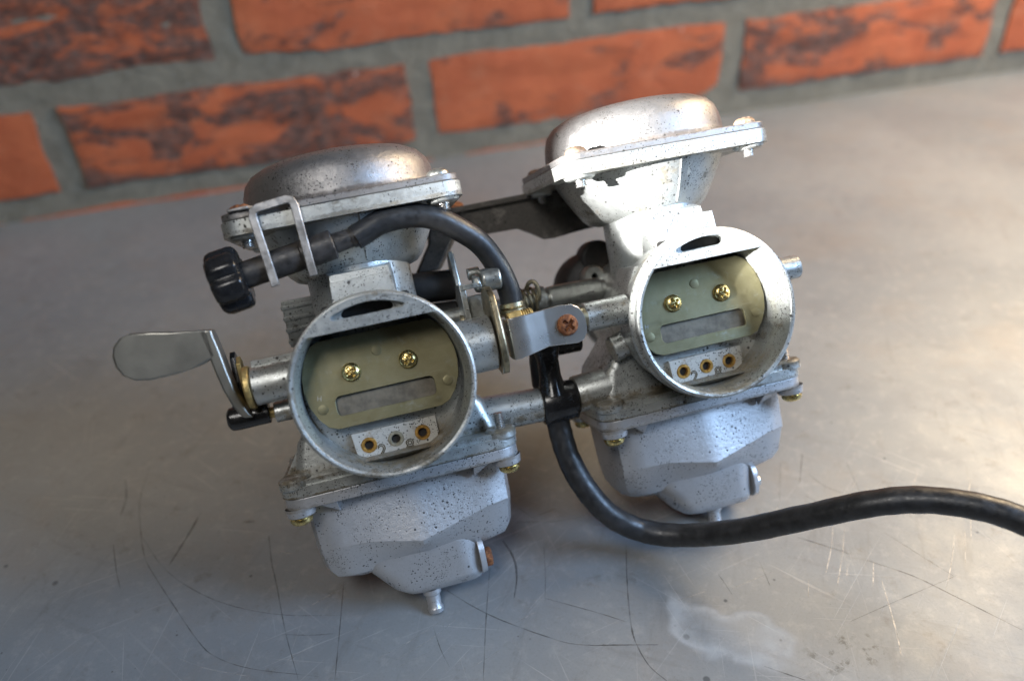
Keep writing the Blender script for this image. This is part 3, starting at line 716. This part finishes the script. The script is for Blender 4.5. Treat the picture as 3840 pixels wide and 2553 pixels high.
def carb(side, MX):
    body_mat = 'body_a' if side == 'left' else 'body_b'
    body = body_mesh(side).build("carburettor_body", body_mat, root, .45, 2, 34, local=MX)
    body["label"] = ("cast body with speckled grey intake bell next to the choke lever" if side == 'left' else "cast body with sunlit, heavily speckled intake bell")
    # black plates paint the darkness inside air slot, choke opening and jets
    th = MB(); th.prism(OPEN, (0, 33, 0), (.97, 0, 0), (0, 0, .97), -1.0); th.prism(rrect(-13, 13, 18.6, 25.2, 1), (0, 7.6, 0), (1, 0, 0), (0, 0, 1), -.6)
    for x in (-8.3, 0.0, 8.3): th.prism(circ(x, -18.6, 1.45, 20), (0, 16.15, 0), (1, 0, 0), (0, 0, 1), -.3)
    th.build("throat_shade", 'bore_shade', body)
    # jet block cast into the floor
    jb = MB()
    ol = [(-12.9, -14.2), (13.1, -14.2), (13.2, -19.4), (12.2, -21.6), (9.5, -22.9)] + [(x, -24.2 + x * x * .0125) for x in (7, 4, 1, -2, -5, -8)] + [(-10.6, -22.4), (-12.4, -20.4)]
    holes = [circ(x, -18.6, 2.38, 28) for x in (-8.3, 0.0, 8.3)]
    jb.prism(ol, (0, 15.0, 0), (1, 0, 0), (0, 0, 1), -3.4, holes)
    jb.build("jet_block", 'jetface', body, .35, 2)
    for i, x in enumerate((-8.3, 0.0, 8.3)):
        j = MB(); j.lathe([(1.32, 5.0), (1.38, .25), (1.6, 0), (2.2, 0), (2.36, .2), (2.36, 5.0)], (x, 14.75, -18.6), (0, 1, 0), 32)
        j.lathe([(1.33, 4.2), (0, 4.2)], (x, 14.75, -18.6), (0, 1, 0), 24)
        jo = j.build("jet", 'greyjet' if (side == 'left' and i == 1) else 'brass', body)
    for ch, x, z in (("2", -6.2, -22.8), ("8", 2.3, -23.3)):
        cu = bpy.data.curves.new("cast_digit", 'FONT'); cu.body = ch; cu.size = 5.4
        cu.fill_mode = 'NONE'; cu.bevel_depth = .17; cu.bevel_resolution = 1; cu.resolution_u = 4
        cu.materials.append(MAT['digit'])
        o = text_mesh("cast_digit", cu); o.parent = body
        o.matrix_local = Matrix.Translation((x, 14.96, z)) @ Matrix.Rotation(math.radians(90), 4, 'X') @ Matrix.Rotation(-.06, 4, 'Z')
    # choke plate: tilted flat valve with a slotted poppet behind it
    TP = Matrix.Translation((0, 13.0, 2.0)) @ Matrix.Rotation(math.radians(-8.5), 4, 'X')
    win = rrect(-15.0, 15.0, -9.6, -3.7, 1.5, 4)
    pl = MB(); pl.prism([(x, z - 2.0) for x, z in PLATE], (0, 0, 0), (1, 0, 0), (0, 0, 1), -1.2, [win])
    po = pl.build("choke_plate", 'plate', root, .18, 2, local=MX @ TP)
    v = MB(); v.prism(rrect(-17.5, 17.5, -11.4, -2.4, 2, 4), (0, 1.6, 0), (1, 0, 0), (0, 0, 1), -.8)
    v.build("relief_valve", 'valve', po)
    for x in (-8.7, 8.7):
        screw_head(2.85, 1.6, (x, -.1, 2.6), (0, -1, 0), .5 if x < 0 else .9).build("screw", 'gold', po, angle=28)
    for x, z in ((0, 7.4), (19.1, -6.2), (-19.0, -6.6)):
        r = MB(); r.lathe([(0, .16), (1.25, .16), (1.55, .1), (1.65, -.1)], (x, 0, z), (0, -1, 0), 28); r.build("rivet", 'plate', po)
    cu = bpy.data.curves.new("stamped_mark", 'FONT'); cu.body = "H"; cu.size = 2.0; cu.extrude = .05; cu.materials.append(MAT['zincold'])
    o = text_mesh("stamped_mark", cu); o.parent = po
    o.matrix_local = Matrix.Translation((-20.2, -.02, -3.6)) @ Matrix.Rotation(math.radians(90), 4, 'X') @ Matrix.Rotation(-.2, 4, 'Z')
    # diaphragm cover
    d = MB()
    d.prism(EARS2, (0, 46, 55.15), (1, 0, 0), (0, 1, 0), 2.3)
    d.lathe([(32.4, 57.3), (32.0, 58.2), (31.8, 60.5), (31.2, 64.6), (30.1, 67.6), (28.0, 70.0), (24.6, 71.7), (19.4, 72.8), (10, 73.5), (0, 73.7)], (0, 46, 0), seg=96)
    dc = d.build("diaphragm_cover", 'dome', root, .35, 2, local=MX)
    for sx in (-1, 1):
        for sy in (-1, 1):
            
            screw_head(3.6, 2.5, (sx * 30, 46 + sy * 26, 57.5), (0, 0, 1), .4, True).build("screw", ('rust' if sx < 0 else 'zincold') if side == 'left' else 'rustdull', dc, angle=28)
            e = MB(); e.lathe([(0, 46.9), (1.7, 46.9), (1.9, 47.2), (1.5, 47.6), (1.9, 48.0), (1.5, 48.4), (1.9, 48.8), (1.9, 51)], (sx * 30, 46 + sy * 26, 0), (0, 0, 1), 20)
            e.build("screw_end", 'zinc', dc)
    # float bowl
    bo = bowl_mesh().build("float_bowl", 'bowl', root, 1.3, 4, 24, local=MX)
    for sx in (-1, 1):
        for yy in (23.0, 57.5):
            screw_head(3.5, 2.3, (sx * 33.6, yy, -37.3), (0, 0, -1), .2).build("screw", 'gold', bo, angle=28)
            w = MB(); w.cyl((sx * 33.6, yy, -37.3), (sx * 33.6, yy, -36.5), 3.3, ch=.15, seg=28); w.build("lock_washer", 'gold', bo)
    e = MB(); pr = [(1.25, -26)]
    for i in range(9): pr += [(1.3, -26 + i * .75), (1.75, -25.7 + i * .75), (1.3, -25.4 + i * .75)]
    e.lathe(pr + [(0, -19.3)], (33.2, 23.0, 0), (0, 0, 1), 20); e.build("screw_end", 'zinc', bo)
    n = MB()
    if side == 'left':
        n.lathe([(3.2, 0), (3.1, 1.6), (2.4, 2.4), (2.35, 6.2), (2.75, 6.9), (2.5, 8.4), (1.6, 8.4), (1.5, 5), (0, 5)], (.6, 37.4, -75.4), (0, .0, -1), 28)
    else:
        n.lathe([(3.2, 0), (3.1, 1.6), (2.4, 2.4), (2.35, 6.2), (2.75, 6.9), (2.5, 8.4), (1.6, 8.4), (1.5, 5), (0, 5)], (4.2, 39.0, -75.2), (0, .0, -1), 28)
    n.build("drain_nipple", 'bowl', bo)
    ds = MB(); kd = 1.0 if side == 'left' else .6; ds.lathe([(0, 2.5), (2.8 * kd, 2.5), (3.4 * kd, 1.9), (3.4 * kd, .1), (0, .1)], (20.6, 36.5, -69.6), (1, 0, 0), 6 if side == 'left' else 24)
    ds.build("drain_screw", 'rust' if side == 'left' else 'zinc', bo, .3)
    return body

carb('left', MC)
carb('right', MR)

# ---- idle adjuster: lobed knob, sleeve, flexible cable, held by a bent steel strip
ia = MB()
d = Vector((.989, 0, .147)); p0 = Vector((-36.9, 17, 38.4))
def on(t): return p0 + d * t
ia.cyl(on(4), on(13.0), 4.1, ch=.3, seg=28)
ia.cyl(on(12.5), on(22.0), 4.35, ch=.4, seg=28)
ia.cyl(on(21.5), on(32.0), 4.5, ch=.5, seg=28)
ia.cyl(on(31), on(34), 3.0, seg=20)
iao = ia.build("idle_adjuster", 'oldrubber', root, local=MC)
kb = MB(); u, v, w = frame(d); loops = []
for t, s_ in ((-5.2, .0), (-5.2, .62), (-4.8, .84), (-4.0, .95), (-2.6, 1.0), (2.6, 1.0), (3.8, .96), (4.5, .84), (4.6, .5), (4.6, .0)):
    lp = []
    for k in range(72):
        a = 2 * math.pi * k / 72; rr = 9.6 * (1 - .20 * max(0, math.cos(6 * a + .6)) ** 2.2) * max(s_, .01)
        lp.append(on(t) + u * (rr * math.cos(a)) + v * (rr * math.sin(a)))
    loops.append(lp)
kb.loft(loops); kb.build("knob", 'plastic', iao, .25, 2, 40)
fe = MB(); fe.cyl(on(32), on(39.5), 3.1, 2.7, ch=.2, seg=24); fe.lathe([(3.2, 0), (3.3, .8), (3.2, 1.6), (2.8, 1.6)], on(37.5), d, 24); fe.build("cable_end", 'oldrubber', iao)
hp = [(1.0, 17.1, 43.6), (4.6, 17.4, 45.0), (10.2, 18, 47.0), (18.4, 19, 47.3), (26.1, 20, 45.3), (33.6, 22.0, 40.2), (39.8, 24.5, 34.3), (44.2, 27, 25.6), (46.2, 28.5, 18), (46.3, 29, 13.4)]
ho = MB(); ho.tube(hp, 3.75, 28, 8); ho.build("cable_hose", 'rubber', iao)
fr = MB(); fr.lathe([(3.6, 0), (4.4, .2), (4.5, 1.5), (4.0, 1.9), (4.5, 2.3), (4.5, 3.6), (3.2, 4.2), (2.4, 9), (0, 9)], (46.3, 29, 14.2), (0, 0, -1), 28); fr.build("ferrule", 'olive', iao)
cl = MB(); cl.tube([(-24.2, 12.4, 34.0), (-25.0, 12.0, 44), (-26.0, 11.8, 54.5), (-25.6, 11.8, 56.2), (-24.2, 11.8, 56.9), (-15.8, 11.8, 57.9), (-14.4, 11.8, 57.4), (-13.8, 11.8, 55.8), (-13.4, 12.0, 45), (-13.0, 12.4, 34.8)], 1, sub=1, sq=(.75, 1.2), up=(0, 1, 0))
cl.prism([(0, 0), (6, -1), (9, 5), (8, 10), (1, 10)], (-33, 13.5, 57.4), (1, 0, 0), (0, 1, 0), .9)
cl.build("retaining_clip", 'wire', iao, .3, 2, 20)

# ---- choke lever with its paddle, washers and black link behind
cv = MB()
fe_ = [(-46.4, 26.0), (-46.2, 24.0), (-45.4, 19.5), (-44.6, 13), (-43.7, 7.5), (-42.5, 3.2), (-41.3, .2), (-40.2, -1.6)]
loops = []
for i, (x, z) in enumerate(fe_):
    y0 = 12.0; y1 = 19.5 if i < 6 else 17.0 - (i - 5) * .8
    if i == 0: y1 = 17.5
    hw = 1.9 - .07 * i; loops.append([(x - hw, y0, z), (x + hw, y0, z - .5), (x + hw, y1, z - .5), (x - hw, y1, z)])
cv.loft(loops)
pad = [(-71.4, 23.6), (-70.6, 26.2), (-68.4, 28.2), (-65.2, 29.0), (-60, 28.2), (-54, 26.9), (-46.0, 25.8), (-45.4, 24), (-44.9, 17.4), (-50, 15.8), (-56.3, 15.0), (-63, 14.8), (-67, 15.6), (-70.0, 17.8), (-71.3, 20.6)]
cv.prism([(x - .8 if x < -60 else x, z) for x, z in pad], (0, 12.0, 0), (1, 0, 0), (0, 0, 1), -1.9)
cvo = cv.build("choke_lever", 'lever', root, .85, 3, 30, local=MC)
wa = MB(); wa.cyl((-37.4, 15, 6.4), (-39.2, 15, 6.4), 6.5, ch=.3, seg=36); wa.build("washer", 'brassdull', cvo)
wa = MB(); wa.prism([(0, -5), (3.5, -5), (4, 9), (1, 11), (-2, 9)], (-40.8, 18, 5), (0, 1, 0), (0, 0, 1), 1.2); wa.build("return_plate", 'brassdull', cvo, .2)
bk = MB(); bk.prism([(-6, -6), (0, -6), (3, 8), (3, 12), (0, 13.6), (-2, 12)], (-43.2, 24, 4), (0, 1, 0), (0, 0, 1), 1.6)
bk.lathe([(0, 0), (2.4, 0), (3.5, .9), (3.7, 3), (3.4, 9), (3.3, 12.4), (0, 12.4)], (-47.6, 21, -2.2), (1, 0, -.03), 32)
bk.cyl((-44, 21, -1.5), (-41, 22, 8), 2.4, seg=16)
bk.build("plastic_link", 'plastic', cvo, .3)
pn = MB(); pn.cyl((-36, 21, -2.8), (-32, 20.5, -3), 1.7, ch=.2, seg=18); pn.build("pin", 'brassdull', cvo)

# ---- choke linkage between the two carburettors
cm = MB(); cm.prism([(14, 21), (9, 18.4), (7, 13.5), (6, 8), (5.2, 3), (6.5, -2.6), (10, -5.8), (15, -6.6), (20, -5.4), (21.5, -1), (20, 4), (24, 9), (26.4, 13.4), (25.6, 18), (20.5, 21.2)], (36.1, 0, 0), (0, 1, 0), (0, 0, 1), 2.1)
cm.build("choke_cam", 'olive', root, .55, 3, 30, local=MC)
arm = MB(); sec = []
for x, y, zt, zb in ((40.4, 16, 10.2, -1.8), (40.2, 9.5, 10.3, -2.2), (40.6, 8.3, 10.4, -2.4), (41.8, 7.9, 10.4, -2.4), (46, 8.6, 10.5, -1.7), (51.6, 10.0, 10.7, -.8), (52.6, 10.1, 10.8, -.9), (57, 10.1, 11.0, -1.3), (61.0, 10.1, 10.6, -1.7), (63.0, 10.1, 9.4, -1.0), (64.3, 10.1, 7.2, .8), (64.7, 10.1, 5.0, 3.0)):
    sec.append((Vector((x, y, zt)), Vector((x, y, zb))))
loops = []
for i, (a, b_) in enumerate(sec):
    dd = (sec[min(i + 1, len(sec) - 1)][0] - sec[max(0, i - 1)][0]); dd.z = 0; dd.normalize(); nn = Vector((dd.y, -dd.x, 0)) * .55
    loops.append([a + nn, b_ + nn, b_ - nn, a - nn])
arm.loft(loops)
armo = arm.build("link_arm", 'zinc', root, .25, 2, 40, local=MC)
screw_head(3.35, 1.9, (58.6, 9.6, 4.5), (0, -1, 0), .75).build("rusty_screw", 'rust', armo, angle=28)
sh = MB(); sh.cyl((57, 15, 5.4), (76, 15.8, 5.0), 3.2, ch=.2, seg=28); sh.build("choke_shaft", 'olive', armo)
nt = MB(); nt.cyl((42.0, 17, 9.0), (46.5, 17, 9.4), 2.9, ch=.2, seg=6)
for i in range(4): nt.lathe([(2.0, 0), (2.5, .35), (2.0, .7)], (46.6 + i * .75, 17, 9.5), (1, 0, .08), 20)
nt.cyl((46, 17, 9.4), (50, 17, 9.7), 2.1, seg=18)
nt.build("adjuster_nut", 'brassdull', armo, .2)

# ---- throttle linkage behind
tl = MB(); tl.cyl((18, 52, 12.4), (86, 53, 11.0), 3.4, ch=.2, seg=28)
tl.cyl((59, 52.5, 11.6), (63, 52.5, 11.5), 5.2, ch=.4, seg=28)
tl.cyl((64, 52.6, 11.4), (84, 53, 11.0), 4.6, ch=.3, seg=28)
tlo = tl.build("throttle_shaft", 'zincold', root, .2, local=MC)
spg = MB(); hx = []
for i in range(0, 12 * 6 + 1):
    a = 2 * math.pi * i / 12; hx.append((49 + 10.5 * i / 72, 52.3 + 4.8 * math.cos(a), 12 + 4.8 * math.sin(a)))
spg.tube(hx, .62, 8, 2); spg.tube([(59.4, 47, 12), (60, 46.5, 15), (59.2, 47, 18.6), (57.4, 48, 18.8), (56.2, 49, 17.0)], .8, 10, 5)
spg.build("return_spring", 'olive', tlo)
lv = MB(); lv.prism([(-10, -2), (6, -4), (8, 8), (0, 20), (-6, 22), (-9, 12)], (31.4, 56, 13.5), (0, 1, 0), (0, 0, 1), 2.0); lv.build("throttle_lever", 'zincold', tlo, .6, 3)
lv = MB(); lv.prism([(-6, -10), (7, -10), (8, 0), (4, 3.2), (-5, 3.2)], (29.6, 28, 20), (0, 1, 0), (0, 0, 1), 1.9)
lv.prism(rrect(29.6, 38, 22.2, 31, 1.5, 3), (0, 0, 21.4), (1, 0, 0), (0, 1, 0), 1.6)
lv.box((32, 27, 11.2), (37, 33, 19.0))
lv.build("stop_plate", 'zincold', tlo, .5, 3)
rl = MB(); rl.cyl((28.5, 30, 11.3), (37, 30, 10.6), 2.2, seg=18)
for i in range(11): rl.lathe([(2.1, 0), (2.6, .3), (2.1, .6)], (30 + i * .68, 30, 11.1), (1, 0, -.06), 18)
rl.build("idle_screw", 'olive', tlo)
cb = MB(); cb.cyl((37.2, 25, 23.2), (43.6, 25, 23.0), 3.7, ch=.5, seg=32); cb.lathe([(0, 0), (2.6, 0), (3.3, 1.6), (2.2, 3.0), (0, 3)], (34.6, 25, 22.4), (1, 0, .1), 8)
cb.cyl((34, 30, 26), (38, 30, 26), 2.0, seg=14)
cb.build("cable_clamp", 'zincold', tlo, .35)
dk = MB(); dk.cyl((17, 58, 25.0), (32, 58, 23.6), 5.6, ch=.5, seg=28); dk.cyl((18, 56, 14), (31, 56, 13), 5, ch=.4, seg=24)
dk.build("shaft_seal", 'dark', tlo)

# ---- rear stay bar between the vacuum chambers
sb = MB(); sb.prism([(26, 44), (30, 40), (37, 39.8), (52, 39.8), (62.5, 39.6), (68, 36.4), (72, 33.6), (76, 33.2), (84, 33.9), (98, 34.6), (104, 46), (84, 51.0), (68, 51.0), (37, 51.4), (26, 52)], (0, 72, 0), (1, 0, 0), (0, 0, 1), -2.6)
sb.box((34, 70, 49.8), (98, 80, 51.8))
sbo = sb.build("stay_bar", 'dust', root, .5, local=MC)
screw_head(4.0, 2.5, (40, 75, 51.9), (0, 0, 1), .2).build("screw", 'rust', sbo, angle=28)
st = MB(); st.loft([[(20, 66, 30), (28, 64, 30), (30, 70, 30), (20, 72, 30)], [(27, 66, 40), (36, 66, 40), (38, 72, 40), (27, 72, 40)], [(29, 66, 50), (37, 66, 50), (38, 72, 50), (29, 72, 50)]]); st.build("lug", 'dust', sbo, .8, 3)

# ---- castings glimpsed behind
rb = MB()
for i in range(4): rb.box((-29.0, 57.3, 14.8 + i * 4.0), (-12, 72, 16.6 + i * 4.0))
rb.box((-28.6, 58, 13.6), (-12, 70, 30)); rb.build("throttle_bracket", 'body_a', root, .5, local=MC)
ac = MB(); ac.lathe([(0, -3), (9, -3), (13.5, -1), (15.5, 3), (15.8, 12), (14, 18), (0, 18)], (-14.5, 68, 10.5), (0, 1, -.1), 40)
ac.cyl((-13, 66, 22), (-13, 76, 22), 7, ch=.8, seg=28)
aco = ac.build("cut_off_valve", 'dark', root, .5, local=MR)
nb = MB(); nb.lathe([(1.2, -1.2), (1.3, -3.2), (3.6, -3.2), (4.2, -2.4), (4.6, 0), (4.6, 6)], (-18.0, 63.5, 15.4), (0, 1, -.1), 28); nb.build("screw_boss", 'zincold', aco)

# ---- fuel tee, its riser and the long overflow hose
tee = MB(); tee.lathe([(5.5, -.4), (6.7, 0), (6.95, .5), (6.95, 11.4), (6.7, 11.9), (5.5, 12.3)], (50.4, 35, -22.6), (1, 0, -.05), 40)
tee.lathe([(5.2, -20.0), (4.4, -16.5), (3.8, -13.5), (3.7, -8), (4.3, -5.5), (4.8, -4.5), (4.9, 2)], (55.9, 34.4, 0), (.06, .05, 1), 32)
tee.cyl((56, 42, -4), (70, 43, -4.5), 4.0, ch=.4, seg=28)
teo = tee.build("fuel_tee", 'plastic', root, .2, local=MC)
bt = MB(); bt.lathe([(4.6, 0), (4.9, 1), (4.5, 9), (4.0, 12)], (54.6, 41, -17.5), (.03, .0, 1), 28); bt.build("rubber_boot", 'rubber', teo)
wc = lambda x, y, z: tuple((MC.inverted() @ Vector((x, y, z))))
path = [(55.4, 36.2, -24)] + [(55.3, 36.6, -32.5), (56.1, 35.8, -42.6), (59.1, 34.2, -53.5), (65.3, 32.9, -64.8), (75.4, 34.4, -73.7), (87.3, 29.0, -77.5), (103.7, 15.1, -76.1), (119.9, 0.5, -71.6), (135.3, -12.0, -67.7), (147.9, -19.2, -67.7), (160.3, -26.8, -71.0), (169.7, -32.9, -76.3), (176.3, -38.7, -82.9), (186.4, -47.1, -99.4)]
dh = MB(); dh.tube(path, lambda t: 4.1 + .07 * math.sin(t * 61) * math.sin(t * 23 + 1) + .05 * math.sin(t * 170), 32, 14); dh.build("overflow_hose", 'rubber', root, local=MC)

# ---- grit lying along the foot of the wall
gr = MB(); rg = random.Random(5)
for i in range(420):
    x = rg.uniform(-260, 620); y = 384.0 + .022 * (x - 100) - abs(rg.gauss(0, 5)) - 1.5; r_ = rg.uniform(.25, .95)
    vs = [(x + r_ * rg.uniform(.6, 1) * dx, y + r_ * rg.uniform(.6, 1) * dy, max(.0, r_ * .6 + r_ * .7 * dz)) for dx, dy, dz in ((1, 0, 0), (-1, 0, 0), (0, 1, 0), (0, -1, 0), (0, 0, 1), (0, 0, -1))]
    gr.add(vs, [(0, 2, 4), (2, 1, 4), (1, 3, 4), (3, 0, 4), (2, 0, 5), (1, 2, 5), (3, 1, 5), (0, 3, 5)])
gro = world_obj(gr.build("grit", 'mortar', smooth=False)); gro["kind"] = "stuff"
gro["label"] = "crumbs of mortar lying along the foot of the brick wall"; gro["category"] = "grit"
